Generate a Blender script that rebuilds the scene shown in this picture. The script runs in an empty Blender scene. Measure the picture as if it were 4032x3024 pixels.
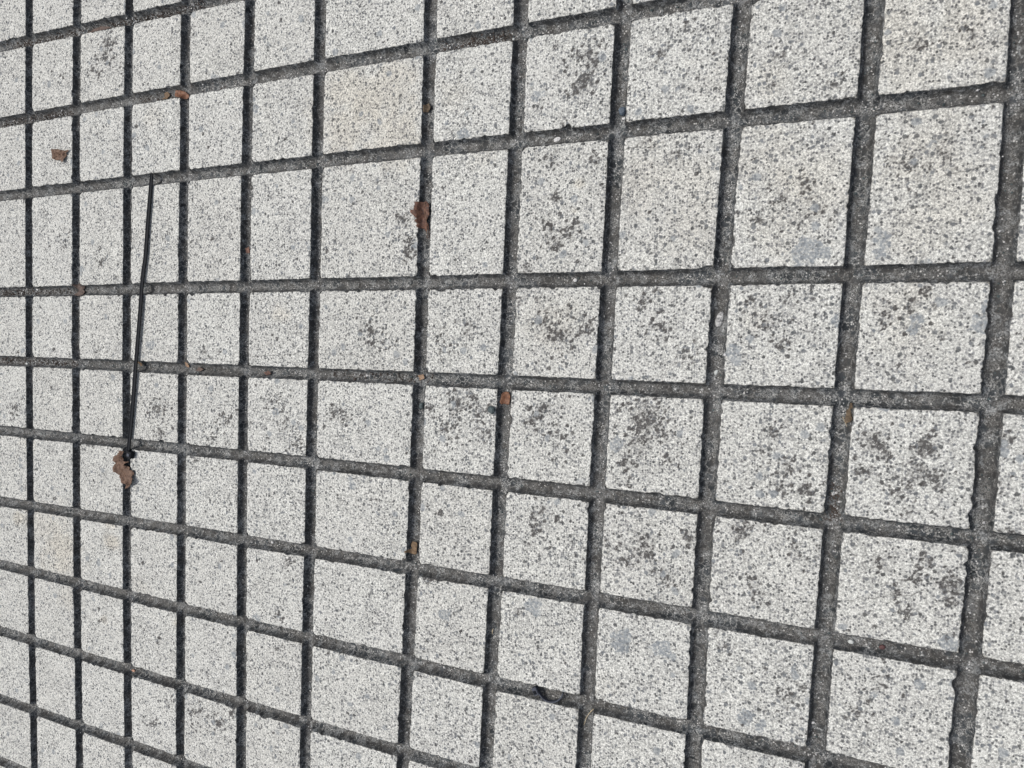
import bpy, math, random
import numpy as np
from mathutils import Matrix, Vector
from mathutils.geometry import delaunay_2d_cdt
random.seed(7)
scene = bpy.context.scene
col = scene.collection

# ------------------------------------------------------------------ camera
RM = np.array([[0.9106250391250965, 0.017554891851666556, -0.4128605865064562],
               [0.04172558893343119, -0.997897135965815, 0.04960122235773269],
               [-0.41112165273375834, -0.06239496616954934, -0.9094426066828656]])   # world -> camera (right, down, forward)
FPX = 2850.0
CAM = np.array([0.0, 0.0, 0.7])
cd = bpy.data.cameras.new('camera'); cam = bpy.data.objects.new('camera', cd); col.objects.link(cam)
cd.sensor_width = 36.0; cd.lens = FPX / 4032 * 36.0
M = Matrix(((RM[0][0], -RM[1][0], -RM[2][0], CAM[0]),
            (RM[0][1], -RM[1][1], -RM[2][1], CAM[1]),
            (RM[0][2], -RM[1][2], -RM[2][2], CAM[2]), (0, 0, 0, 1)))
cam.matrix_world = M
cd.clip_start = 0.01; cd.clip_end = 500
cd.dof.use_dof = True; cd.dof.focus_distance = 1.0; cd.dof.aperture_fstop = 14.0
scene.camera = cam
scene.render.resolution_x = 1024; scene.render.resolution_y = 768

# ------------------------------------------------------------------ light
SUN_EL = math.radians(66); SUN_AZ = math.radians(172)       # direction towards the sun, measured from +X
w = bpy.data.worlds.new('World'); scene.world = w; w.use_nodes = True
wn = w.node_tree; bg = wn.nodes['Background']
sky = wn.nodes.new('ShaderNodeTexSky'); sky.sky_type = 'NISHITA'; sky.sun_disc = False
sky.sun_elevation = SUN_EL; sky.sun_rotation = math.pi / 2 - SUN_AZ
sky.dust_density = 4.0; sky.air_density = 1.0
hs = wn.nodes.new('ShaderNodeHueSaturation'); hs.inputs['Saturation'].default_value = 0.6
wn.links.new(sky.outputs[0], hs.inputs['Color']); wn.links.new(hs.outputs[0], bg.inputs[0])
bg.inputs[1].default_value = 0.15
sd = bpy.data.lights.new('sun', 'SUN'); sun = bpy.data.objects.new('sun', sd); col.objects.link(sun)
sd.energy = 2.0; sd.angle = math.radians(4.0); sd.color = (1.0, 0.985, 0.955)
sdir = Vector((math.cos(SUN_EL) * math.cos(SUN_AZ), math.cos(SUN_EL) * math.sin(SUN_AZ), math.sin(SUN_EL)))
sun.rotation_euler = sdir.to_track_quat('Z', 'Y').to_euler(); sun.location = (-2, 0, 4)
scene.view_settings.view_transform = 'Standard'; scene.view_settings.look = 'None'
scene.view_settings.gamma = 1.0; scene.view_settings.exposure = -0.14

# ------------------------------------------------------------------ helpers
def tag(o, label=None, cat=None, group=None, kind=None):
    if label: o['label'] = label
    if cat: o['category'] = cat
    if group: o['group'] = group
    if kind: o['kind'] = kind
    return o

def px(x, y, z=0.0):
    """ground point seen at this place of the photograph (photo pixels), at height z"""
    d = RM.T @ np.array([(x - 2016) / FPX, (y - 1512) / FPX, 1.0])
    t = (z - CAM[2]) / d[2]
    p = CAM + d * t
    return float(p[0]), float(p[1])

def mesh_obj(name, verts, faces, mat, parent=None, smooth=False):
    me = bpy.data.meshes.new(name); me.from_pydata(verts, [], faces); me.update()
    if smooth: me.polygons.foreach_set('use_smooth', [True] * len(me.polygons))
    o = bpy.data.objects.new(name, me); col.objects.link(o)
    if mat: me.materials.append(mat)
    if parent: o.parent = parent
    return o

def hash2(ix, iy, seed):
    h = (ix.astype(np.int64) * 374761393 + iy.astype(np.int64) * 668265263 + seed * 1274126177) & 0xFFFFFFFF
    h = ((h ^ (h >> 13)) * 1274126177) & 0xFFFFFFFF
    return ((h ^ (h >> 16)) & 0xFFFF) / 65535.0

def vnoise(x, y, seed=0):
    x0 = np.floor(x); y0 = np.floor(y); fx = x - x0; fy = y - y0
    fx = fx * fx * (3 - 2 * fx); fy = fy * fy * (3 - 2 * fy)
    a = hash2(x0, y0, seed); b = hash2(x0 + 1, y0, seed); c = hash2(x0, y0 + 1, seed); d = hash2(x0 + 1, y0 + 1, seed)
    return (a * (1 - fx) + b * fx) * (1 - fy) + (c * (1 - fx) + d * fx) * fy     # 0..1

# ------------------------------------------------------------------ saw cut lines (x as a function of y, and y as a function of x)
ULN = [[0.01761, 0.03066, -1.1228], [0.01713, 0.02816, -1.01545], [0.01836, 0.02731, -0.90887], [0.0069, 0.02633, -0.80069],
       [0.01325, 0.02498, -0.6922], [-0.001, 0.02534, -0.58095], [-0.01701, 0.0291, -0.43029], [-0.00874, 0.03163, -0.3237],
       [0.00327, 0.02924, -0.21486], [0.02392, 0.03217, -0.10586], [-0.00045, 0.02944, 0.00557], [-0.01809, 0.01962, 0.11594]]
VLN = [[0.0, -0.01456, 0.40949], [-0.00255, -0.00205, 0.31599], [-0.00569, -0.00689, 0.20443], [-0.00285, -0.00036, 0.06132],
       [-0.00071, 0.00054, -0.0465], [-0.00594, -0.00728, -0.15862], [-0.00476, -0.00094, -0.26589], [0.0052, 0.00359, -0.37806],
       [0.00768, 0.00741, -0.48627], [0.0, -0.00049, -0.59791]]
NEXT = 9
PITCH = 0.1095
U = [[0, 0.028, ULN[0][2] - PITCH * k] for k in range(NEXT, 0, -1)] + ULN + [[0, 0.028, ULN[-1][2] + PITCH * k] for k in range(1, NEXT + 1)]
V = [[0, -0.003, VLN[0][2] + PITCH * k] for k in range(NEXT, 0, -1)] + VLN + [[0, -0.003, VLN[-1][2] - PITCH * k] for k in range(1, NEXT + 1)]
V = V[::-1]                                   # ascending y
U = np.array(U); V = np.array(V)
def ev(c, t):
    tc = np.clip(t, c[..., 3 - 0] if False else -1.25, 0.5)
    return c[..., 0] * tc * tc + c[..., 1] * t + c[..., 2]
AU, AV, DEPTH = 0.0083, 0.0079, 0.0098        # half widths and depth of the cuts
XS = np.array([-1, -.985, -.95, -.88, -.78, -.64, -.45, -.22, 0, .22, .45, .64, .78, .88, .95, .985, 1])

def axis_table(L, A):
    """per column: line index, offset from that line (cut columns), or fraction across the square behind it"""
    rows = []                                   # (line, x, frac, incut)
    n = len(L)
    for i in range(n):
        inner = NEXT - 1 <= i <= n - NEXT
        xs = XS if inner else XS[[0, 3, 6, 8, 10, 13, 16]]
        for x in xs: rows.append((i, x, 0.0, 1))
        if i < n - 1:
            wdt = L[i + 1][2] - L[i][2] - 2 * A
            if inner and (NEXT - 1 <= i < n - NEXT):
                m = int(round((wdt - 0.008) / 0.0018))
                d = np.r_[0.0007, 0.0018, np.linspace(0.004, wdt - 0.004, m), wdt - 0.0018, wdt - 0.0007]
            else:
                d = np.array([0.002, wdt / 2, wdt - 0.002])
            for q in d: rows.append((i, 0.0, q / wdt, 0))
    return np.array(rows)
TU = axis_table(U, AU); TV = axis_table(V, AV)
nu, nv = len(TU), len(TV)

def colpos(T, L, A, t, w_other):
    """position of each column at the other coordinate t (arrays broadcast)"""
    i = T[:, 0].astype(int); j = np.minimum(i + 1, len(L) - 1)
    Li = L[i]; Lj = L[j]
    sh = (1,) * 0
    pi = ev(Li[None, :, :] if w_other == 0 else Li[:, None, :], t)
    pj = ev(Lj[None, :, :] if w_other == 0 else Lj[:, None, :], t)
    x = T[:, 1]; f = T[:, 2]; c = T[:, 3]
    if w_other == 0: x, f, c = x[None, :], f[None, :], c[None, :]
    else: x, f, c = x[:, None], f[:, None], c[:, None]
    return np.where(c > 0, pi + x * A, (1 - f) * (pi + A) + f * (pj - A))

X = np.zeros((nv, nu)) + U[TU[:, 0].astype(int), 2][None, :]
Y = np.zeros((nv, nu)) + V[TV[:, 0].astype(int), 2][:, None]
for _ in range(4):
    X = colpos(TU, U, AU, Y, 0)
    Y = colpos(TV, V, AV, X, 1)

def edge_shift(T, L, A, along, across_seed):
    """signed outward shift of the lips of each cut, wandering and chipped along its length"""
    i = T[:, 0].astype(int); n = len(T)
    return i
def lip_noise(s, lid, seed):
    a = (vnoise(s / 0.0023, lid * 7.3, seed) - .5) * (0.0006 + 0.0014 * vnoise(s / 0.02, lid * 1.9, seed + 7) ** 2)
    b = (vnoise(s / 0.011, lid * 3.1, seed + 1) - .5) * 0.0006
    c = np.maximum(0, vnoise(s / 0.006, lid * 5.7, seed + 2) - 0.74) * 0.007
    e = np.maximum(0, vnoise(s / 0.013, lid * 2.7, seed + 3) - 0.90) * 0.030
    f = (vnoise(s / 0.12, lid * 1.7, seed + 4) - .5) * 0.0010
    return a + b + c + e + f
def shift(T, wds, S, axis):
    i = T[:, 0]; x = T[:, 1]; f = T[:, 2]; c = T[:, 3]
    if axis == 0: i, x, f, c, W = i[None, :], x[None, :], f[None, :], c[None, :], wds[None, :]
    else: i, x, f, c, W = i[:, None], x[:, None], f[:, None], c[:, None], wds[:, None]
    i = i + np.zeros_like(S)
    # + side lip of line i, - side lip of line i and of line i+1
    np_ = lip_noise(S, i * 2 + 1, 10 + axis * 50); nm = lip_noise(S, i * 2, 10 + axis * 50); nm1 = lip_noise(S, (i + 1) * 2, 10 + axis * 50)
    wgt = np.clip((np.abs(x) - 0.3) / 0.6, 0, 1)
    cut = np.where(x > 0, np_, -nm) * wgt
    dl = f * W; dr = (1 - f) * W
    dec = 0.0045
    top = np_ * np.clip(1 - dl / dec, 0, 1) - nm1 * np.clip(1 - dr / dec, 0, 1)
    return np.where(c > 0, cut, top)
def widths(T, L, A):
    i = T[:, 0].astype(int); j = np.minimum(i + 1, len(L) - 1)
    return np.maximum(L[j, 2] - L[i, 2] - 2 * A, 1e-3)
dX = shift(TU, widths(TU, U, AU), Y, 0); dY = shift(TV, widths(TV, V, AV), X, 1)
incu = TU[:, 3][None, :] > 0; incv = TV[:, 3][:, None] > 0
def prof(x): return 1 - np.abs(x) ** 3.3
zu = np.where(incu, prof(TU[:, 1])[None, :], 0) + np.zeros_like(X)
zv = np.where(incv, prof(TV[:, 1])[:, None], 0) + np.zeros_like(X)
both = incu & incv
# lips next to a crossing: a lip of one cut only wanders while it is beside a square
X2 = X + dX * np.where(incv & (np.abs(TV[:, 1])[:, None] < 0.95), 0.25, 1.0)
Y2 = Y + dY * np.where(incu & (np.abs(TU[:, 1])[None, :] < 0.95), 0.25, 1.0)
dep = np.maximum(zu, zv)
dv_u = 0.9 + 0.25 * vnoise(X * 9, Y * 9, 5)
Z = -DEPTH * dep * dv_u
rough = (vnoise(X2 / 0.0016, Y2 / 0.0016, 70) - .5) * 0.0007 + (vnoise(X2 / 0.004, Y2 / 0.004, 71) - .5) * 0.0010
Z += rough * np.clip(dep * 1.6, 0, 1)
Z += -(1 - np.clip(dep * 50, 0, 1)) * (np.maximum(0, vnoise(X2 / 0.0035, Y2 / 0.0035, 80) - .7) * 0.0012 + vnoise(X2 / 0.03, Y2 / 0.03, 81) * 0.0006)
# worn corners of the squares
def lipdist(T, W):
    return np.where(T[:, 3] > 0, np.where(np.abs(T[:, 1]) > .999, 0.0, -1), np.minimum(T[:, 2], 1 - T[:, 2]) * W)
lu = lipdist(TU, widths(TU, U, AU))[None, :]; lv = lipdist(TV, widths(TV, V, AV))[:, None]
top = (lu >= 0) & (lv >= 0)
cr = np.where(top, np.clip(1 - (np.maximum(lu, 0) + np.maximum(lv, 0)) / 0.004, 0, 1), 0)
Z -= cr * 0.0028 * (0.3 + vnoise(X / 0.02, Y / 0.02, 90))
edgedrop = np.where(top, np.clip(1 - np.minimum(np.maximum(lu, 0), np.maximum(lv, 0)) / 0.0012, 0, 1), 0)
Z -= edgedrop * 0.0004
X, Y = X2, Y2
verts = np.stack([X, Y, Z], -1).reshape(-1, 3)

def gz(x, y):
    """height of the paving (ideal profile) under a point"""
    du = np.abs(x - (U[:, 0] * np.clip(y, -1.25, .5) ** 2 + U[:, 1] * y + U[:, 2])).min() / AU
    dv = np.abs(y - (V[:, 0] * np.clip(x, -1.25, .5) ** 2 + V[:, 1] * x + V[:, 2])).min() / AV
    return -DEPTH * 1.02 * max(1 - du ** 3.3 if du < 1 else 0, 1 - dv ** 3.3 if dv < 1 else 0)

# ------------------------------------------------------------------ stains and stones that have a place of their own (photo pixels / 1.8228)
DARK = [(225,125,26,.8),(235,92,16,.6),(198,150,12,.5),(130,162,12,.4),(1262,170,22,1),(1270,115,28,.75),(1242,195,16,.6),(1285,140,20,.6),(1240,120,16,.5),
 (1195,427,12,.9),(1200,518,32,.75),(1185,485,14,.8),(1225,500,14,.5),(1135,575,14,.5),(1245,480,9,.8),(870,470,14,.5),(885,520,12,.5),(880,545,14,.5),(800,712,26,.6),(830,745,18,.45),
 (1010,700,24,.3),(1210,720,45,.55),(1270,705,22,.6),(1180,690,25,.45),(722,890,18,.85),(745,905,14,.5),(990,872,30,.8),(965,930,34,.7),(1030,900,20,.5),(1020,860,14,.6),(930,880,16,.5),
 (1178,882,22,.75),(1150,915,30,.55),(1210,945,30,.5),(1400,905,45,.85),(1385,950,38,.75),(1430,930,30,.6),(1345,1000,26,.5),(1440,985,20,.5),(1655,700,32,.6),(1690,745,26,.55),(1705,640,28,.5),
 (1390,650,34,.55),(1430,700,30,.5),(1480,770,30,.35),(1888,955,34,1),(1905,975,20,.7),(2000,962,26,.8),(2020,1035,22,.7),(1865,1015,22,.6),(1985,1020,24,.6),(1940,1060,40,.4),
 (1670,925,18,.4),(1700,1010,16,.5),(1690,1052,20,.75),(1745,1058,24,.7),(1640,980,30,.3),(1600,1145,30,.55),(1722,1185,18,.6),(1618,1250,9,.9),(1640,1290,18,.4),(1980,1252,16,.8),(2052,1262,26,1),
 (2050,1300,14,.7),(1995,1210,14,.6),(1935,1285,14,.7),(1960,1325,16,.7),(1900,1220,18,.6),(2045,1380,10,.5),(1165,1105,20,.7),(1155,1135,16,.5),(1200,1120,10,.5),(1390,1180,34,.55),(1350,1210,20,.4),
 (1490,1165,26,.55),(1440,1250,22,.4),(1310,1180,20,.3),(950,1108,7,.9),(460,945,34,.5),(485,905,20,.5),(420,990,24,.35),(335,880,24,.5),(350,935,18,.5),(640,960,30,.5),(610,920,24,.4),(590,870,26,.4),
 (470,1560,34,.5),(425,1535,20,.5),(500,1540,16,.5),(372,1515,18,.4),(330,1565,14,.5),(600,1330,10,.6),(622,1220,12,.5),(600,1400,24,.35),(1960,650,30,.5),(1910,680,26,.5),(2010,620,26,.45),(1620,640,30,.4),
 (1330,560,30,.35),(1290,340,20,.4),(1180,340,20,.3),(1390,310,24,.3),(1460,330,26,.3),(1690,430,28,.5),(1740,400,26,.5),(1640,480,24,.4),(1760,460,22,.45),(1950,350,40,.4),(2040,330,30,.3),(1990,90,36,.4),(2090,60,30,.4),
 (1000,620,24,.3),(1120,650,20,.3),(960,740,24,.35),(440,760,24,.3),(220,560,20,.4),(140,520,16,.4),(210,750,20,.3),(300,620,20,.3),(930,1250,14,.3),(1560,1400,30,.3),(1700,1500,26,.3),(1900,1480,22,.4),(1850,1540,28,.3),
 (2150,1030,26,.5),(2180,940,20,.4),(2180,1150,20,.3),(30,880,18,.3),(190,960,14,.3),(1120,1330,20,.3),(1050,930,24,.4),(1060,880,20,.4),(1480,60,22,.3),(1420,120,22,.3),(1690,120,30,.3),(1800,180,24,.3)]
WARM = [(740,200,60,.75),(840,190,60,.75),(740,280,60,.75),(850,290,60,.75),(1950,60,90,.5),(2080,80,90,.5),(1980,140,80,.4),(1660,340,80,.4),(1760,400,90,.45),(1700,480,80,.35),(2000,330,90,.4),(2050,420,90,.35),(100,1130,45,.5),(130,1200,45,.6),(1400,380,70,.35),(1500,470,70,.3),(1960,690,80,.3),(1560,170,60,.2),(790,235,50,.9),(845,270,36,.8),(770,180,30,.5),(740,300,30,.5),(1725,385,50,.6),(1690,330,40,.4),(1980,480,60,.3),(1980,640,36,.4),(130,1185,40,.9),(120,1140,30,.6),(135,1215,26,.8),(240,1170,16,1),(240,1130,14,.7),(40,1120,13,.9),
 (224,1340,9,.9),(378,1346,8,.7),(60,960,14,.6),(604,678,18,.6),(1500,385,50,.3),(975,205,30,.4),(1250,395,10,.8),(1240,455,8,1),(1200,700,50,.3),(1660,170,40,.3),(2010,160,50,.3),(1040,340,30,.3),(1630,690,30,.3),(330,250,20,.3),(1300,1480,30,.2),(150,1290,24,.4),(300,1270,20,.3)]
CHIP = [(1745,540,20,1),(1780,545,14,.8),(1725,552,12,.8),(1905,518,13,1),(1900,545,11,1),(1812,690,10,1),(1820,655,8,1),(1585,762,12,.9),(1590,780,10,.7),(2122,702,16,1),(2128,660,8,1),(1980,692,10,1),(1972,715,8,.8),(1612,1552,12,1),
 (1640,1572,7,.9),(1150,1308,12,1),(1158,1322,9,1),(1342,1385,16,1),(1350,1372,10,.8),(1430,1402,14,.8),(465,168,6,.9),(1715,1448,6,.8),(2050,1390,13,.9),(1985,1478,10,.9),(2075,1600,11,1),(555,1335,5,1),(170,585,8,.8),(325,745,7,1),(700,430,6,.6),
 (160,350,6,.7),(595,890,5,.9),(550,235,7,.7),(1000,290,9,.8),(1240,430,6,.6),(1690,15,8,.6),(1850,570,10,.8),(2000,570,9,.7),(1160,205,10,.6),(760,1050,6,.6),(1330,960,12,.5),(960,1330,9,.8),(1935,1560,8,.6),(1890,1500,6,.8)]
def splat(lst, P, seed, jag):
    out = np.zeros(len(P))
    nz = vnoise(P[:, 0] / jag, P[:, 1] / jag, seed) + .5 * vnoise(P[:, 0] / jag * 2.3, P[:, 1] / jag * 2.3, seed + 1) - .75
    for (x, y, r, s) in lst:
        sc = 4032 / 2212.0
        cx, cy = px(x * sc, y * sc); ex, ey = px((x + r) * sc, y * sc); fx, fy = px(x * sc, (y + r) * sc)
        rx = abs(ex - cx) + 1e-5; ry = abs(fy - cy) + 1e-5
        m = (np.abs(P[:, 0] - cx) < 2 * rx) & (np.abs(P[:, 1] - cy) < 2 * ry)
        d = np.sqrt(((P[m, 0] - cx) / rx) ** 2 + ((P[m, 1] - cy) / ry) ** 2) + nz[m] * .9
        out[m] = np.maximum(out[m], s * np.clip(1.45 - d, 0, 1))
    return out
P2 = verts[:, :2]
_r = random.Random(77)
SMALL = []
for (x, y, rr, st) in DARK:                       # each stain is a loose cluster of small crisp specks
    for _ in range(max(4, int(rr * (0.9 if x > 1100 else 1.5)))):
        a, d = _r.uniform(0, 6.283), abs(_r.gauss(0, .75)) * rr * 1.2
        SMALL.append((x + d * math.cos(a), y + d * math.sin(a), _r.uniform(1.5, 3.4) * (1 + .35 * (x > 1100)), min(1, st * _r.uniform(.7, 1.5) + .15)))
for _ in range(600):
    x, y = 2212 * _r.random() ** .75, _r.uniform(0, 1659)
    SMALL.append((x, y, _r.uniform(1.5, 4.0), _r.uniform(.4, 1)))
a_dark = np.maximum(splat([(x, y, q, st * .36) for x, y, q, st in DARK], P2, 201, 0.004), splat(SMALL, P2, 211, 0.0025))
_n = vnoise(P2[:, 0] / .11 + 3, P2[:, 1] / .11, 221) * .5 + vnoise(P2[:, 0] / .035, P2[:, 1] / .035, 222) * .5
a_dark = np.clip(a_dark + np.clip(_n - .45, 0, 1) * .40 + np.clip((P2[:, 0] + .75) / .9, 0, 1) * .10, 0, 1)
a_warm = splat(WARM, P2, 203, 0.012)
a_chip = splat([(x, y, r * 1.15, 2.6 * s) for x, y, r, s in CHIP], P2, 205, 0.005)
a_chip = np.clip(a_chip, 0, 1)
# cut floor: loose grit lies along the bottom of the cut
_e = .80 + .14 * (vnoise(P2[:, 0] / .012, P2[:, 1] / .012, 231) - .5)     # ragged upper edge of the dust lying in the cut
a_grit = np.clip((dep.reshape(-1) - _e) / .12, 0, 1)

# ------------------------------------------------------------------ materials
def mat(name):
    m = bpy.data.materials.new(name); m.use_nodes = True
    return m, m.node_tree, m.node_tree.nodes['Principled BSDF']
class G:
    def __init__(s, nt): s.nt = nt
    def n(s, t, **k):
        nd = s.nt.nodes.new('ShaderNode' + t)
        for a, b in k.items(): setattr(nd, a, b)
        return nd
    def put(s, nd, key, v):
        if hasattr(v, 'is_linked') or isinstance(v, bpy.types.NodeSocket): s.nt.links.new(v, nd.inputs[key])
        elif v is not None: nd.inputs[key].default_value = v
    def math(s, op, a, b=None, clamp=False):
        nd = s.n('Math', operation=op, use_clamp=clamp); s.put(nd, 0, a)
        if b is not None: s.put(nd, 1, b)
        return nd.outputs[0]
    def ramp(s, v, lo, hi, a=0.0, b=1.0):
        nd = s.n('MapRange'); s.put(nd, 0, v); nd.inputs[1].default_value = lo; nd.inputs[2].default_value = hi
        nd.inputs[3].default_value = a; nd.inputs[4].default_value = b; return nd.outputs[0]
    def mix(s, f, a, b, mode='MIX'):
        nd = s.n('Mix', data_type='RGBA', blend_type=mode); s.put(nd, 0, f); s.put(nd, 6, a); s.put(nd, 7, b); return nd.outputs[2]
    def noise(s, vec, scale, detail=2, rough=.5, out=0):
        nd = s.n('TexNoise'); s.put(nd, 'Vector', vec); nd.inputs['Scale'].default_value = scale
        nd.inputs['Detail'].default_value = detail; nd.inputs['Roughness'].default_value = rough; return nd.outputs[out]
    def voro(s, vec, scale, feat='F1', rnd=1.0):
        nd = s.n('TexVoronoi', feature=feat); s.put(nd, 'Vector', vec); nd.inputs['Scale'].default_value = scale
        nd.inputs['Randomness'].default_value = rnd; return nd
    def attr(s, name):
        nd = s.n('Attribute'); nd.attribute_name = name; return nd.outputs['Fac']
    def warp(s, vec, scale, amt):
        nn = s.noise(vec, scale, 2, .5, 1)
        a = s.n('VectorMath', operation='SUBTRACT'); s.put(a, 0, nn); a.inputs[1].default_value = (.5, .5, .5)
        b = s.n('VectorMath', operation='SCALE'); s.put(b, 0, a.outputs[0]); b.inputs['Scale'].default_value = amt
        c = s.n('VectorMath', operation='ADD'); s.put(c, 0, vec); s.put(c, 1, b.outputs[0]); return c.outputs[0]
    def sep(s, c):
        nd = s.n('SeparateColor'); s.put(nd, 0, c); return nd.outputs
def C(r, g=None, b=None):
    return (r, r if g is None else g, r if b is None else b, 1)

def top_material():
    m, nt, b = mat('weathered_concrete_top'); g = G(nt)
    P = g.n('NewGeometry').outputs['Position']
    Pw = g.warp(P, 500, 0.0016)
    dark = g.attr('dark'); warm = g.attr('warm'); chip = g.attr('chip')
    patch = g.ramp(g.noise(P, 28, 3), .42, .66)             # where grime gathers
    fine = g.noise(P, 1150, 2, .6)
    mid = g.noise(P, 520, 2, .55)
    base = g.mix(g.ramp(fine, .36, .60), C(.355, .352, .325), C(.85, .845, .79))
    base = g.mix(g.ramp(mid, .38, .53, .85, 0), base, C(.255, .257, .24))
    base = g.mix(g.ramp(g.noise(g.warp(P, 700, .001), 260, 3, .7), .40, .50, .40, 0), base, C(.30, .30, .285))
    base = g.mix(g.ramp(g.noise(P, 14, 2), .35, .65, 0, .16), base, C(.50, .49, .47))
    # small dark grains
    v = g.voro(Pw, 430); cs = g.sep(v.outputs['Color'])
    thr = g.math('SUBTRACT', .72, g.math('MULTIPLY', patch, .10)); thr = g.math('SUBTRACT', thr, g.math('MULTIPLY', dark, .42))
    isd = g.ramp(g.math('SUBTRACT', cs[0], thr), -.02, .03)
    rad = g.ramp(v.outputs['Distance'], .58, .38)
    gr = g.math('MULTIPLY', isd, rad, True)
    gcol = g.mix(cs[1], C(.035, .037, .04), C(.24, .245, .25))
    base = g.mix(g.math('MULTIPLY', gr, .92), base, gcol)
    v2 = g.voro(g.warp(P, 300, .003), 235); c2 = g.sep(v2.outputs['Color'])
    is2 = g.math('MULTIPLY', g.ramp(g.math('SUBTRACT', c2[0], g.math('SUBTRACT', .90, g.math('MULTIPLY', dark, .55))), -.01, .02), g.ramp(v2.outputs['Distance'], .50, .38), True)
    base = g.mix(g.math('MULTIPLY', is2, .85), base, g.mix(c2[1], C(.035, .036, .036), C(.17, .185, .20)))
    # grime between the grains
    sm = g.math('MULTIPLY', g.ramp(dark, .24, .60), g.ramp(g.noise(P, 420, 3, .7), .42, .51), True)
    base = g.mix(g.math('MULTIPLY', sm, .9), base, C(.06, .055, .052))
    sp = g.math('MULTIPLY', g.ramp(dark, .42, .56), g.ramp(g.noise(P, 460, 3, .7), .44, .54, .10, 1), True)
    base = g.mix(g.math('MULTIPLY', sp, .9), base, g.mix(cs[2], C(.035, .033, .032), C(.11, .105, .10)))
    base = g.mix(g.math('MULTIPLY', warm, .85, True), base, C(.97, .92, .85), 'MULTIPLY')
    # hair cracks
    vc = g.voro(g.warp(P, 60, .012), 95, 'DISTANCE_TO_EDGE')
    ck = g.math('MULTIPLY', g.ramp(vc.outputs[0], .035, .008), g.ramp(g.noise(P, 22, 2), .46, .60), True)
    vc2 = g.voro(g.warp(P, 200, .004), 230, 'DISTANCE_TO_EDGE')
    ck2 = g.math('MULTIPLY', g.ramp(vc2.outputs[0], .07, .02), g.ramp(g.noise(P, 60, 2), .42, .58), True)
    base = g.mix(g.math('MULTIPLY', ck, .45), base, C(.10, .10, .10))
    base = g.mix(g.math('MULTIPLY', ck2, .40), base, C(.16, .155, .15))
    # long cracks running over the squares
    for (xa, ya, xb, yb) in ((880, 1418, 1210, 1390), (1210, 1390, 1480, 1408), (740, 1407, 950, 1422), (2955, 2362, 3090, 2298), (3545, 2352, 3670, 2318), (610, 815, 700, 800), (1330, 1950, 1560, 1975), (2380, 610, 2620, 560), (3180, 2380, 3560, 2340), (3700, 700, 3990, 640)):
        (ax, ay), (bx_, by_) = px(xa, ya), px(xb, yb)
        ln = math.hypot(bx_ - ax, by_ - ay); ux, uy = (bx_ - ax) / ln, (by_ - ay) / ln
        sb = g.n('VectorMath', operation='SUBTRACT'); g.put(sb, 0, g.warp(g.warp(P, 45, .010), 300, .0022)); sb.inputs[1].default_value = (ax, ay, 0)
        al = g.n('VectorMath', operation='DOT_PRODUCT'); g.put(al, 0, sb.outputs[0]); al.inputs[1].default_value = (ux, uy, 0)
        ac = g.n('VectorMath', operation='DOT_PRODUCT'); g.put(ac, 0, sb.outputs[0]); ac.inputs[1].default_value = (-uy, ux, 0)
        on = g.ramp(g.math('ABSOLUTE', ac.outputs['Value']), .00045, .00015)
        on = g.math('MULTIPLY', on, g.ramp(g.math('ABSOLUTE', g.math('SUBTRACT', al.outputs['Value'], ln / 2)), ln / 2 + .002, ln / 2 - .004), True)
        base = g.mix(g.math('MULTIPLY', on, .7), base, C(.07, .068, .065))
    # exposed blue grey stones
    v3 = g.voro(g.warp(P, 160, .006), 80); c3 = g.sep(v3.outputs['Color'])
    st = g.math('MULTIPLY', g.ramp(c3[0], .925, .935), g.ramp(v3.outputs['Distance'], .36, .30), True)
    cp = g.math('MAXIMUM', g.math('MULTIPLY', st, .75), g.math('MULTIPLY', g.ramp(chip, .40, .60), g.ramp(g.noise(P, 330, 3, .7), .42, .54, .25, 1)))
    base = g.mix(g.math('MULTIPLY', cp, .85), base, g.mix(g.noise(P, 420, 2), C(.11, .13, .15), C(.33, .35, .36)))
    tint = g.mix(g.n('ObjectInfo').outputs['Random'], C(.97, .965, .95), C(1, 1, .99))
    base = g.mix(1.0, base, tint, 'MULTIPLY')
    nt.links.new(base, b.inputs['Base Color'])
    b.inputs['Roughness'].default_value = .88; b.inputs['Specular IOR Level'].default_value = .25
    h = g.math('SUBTRACT', g.math('MULTIPLY', fine, .6), g.math('MULTIPLY', gr, .5))
    h = g.math('SUBTRACT', h, g.math('MULTIPLY', ck, .8))
    bp = g.n('Bump'); bp.inputs['Strength'].default_value = .55; bp.inputs['Distance'].default_value = .0007
    nt.links.new(h, bp.inputs['Height']); nt.links.new(bp.outputs[0], b.inputs['Normal'])
    return m

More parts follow.
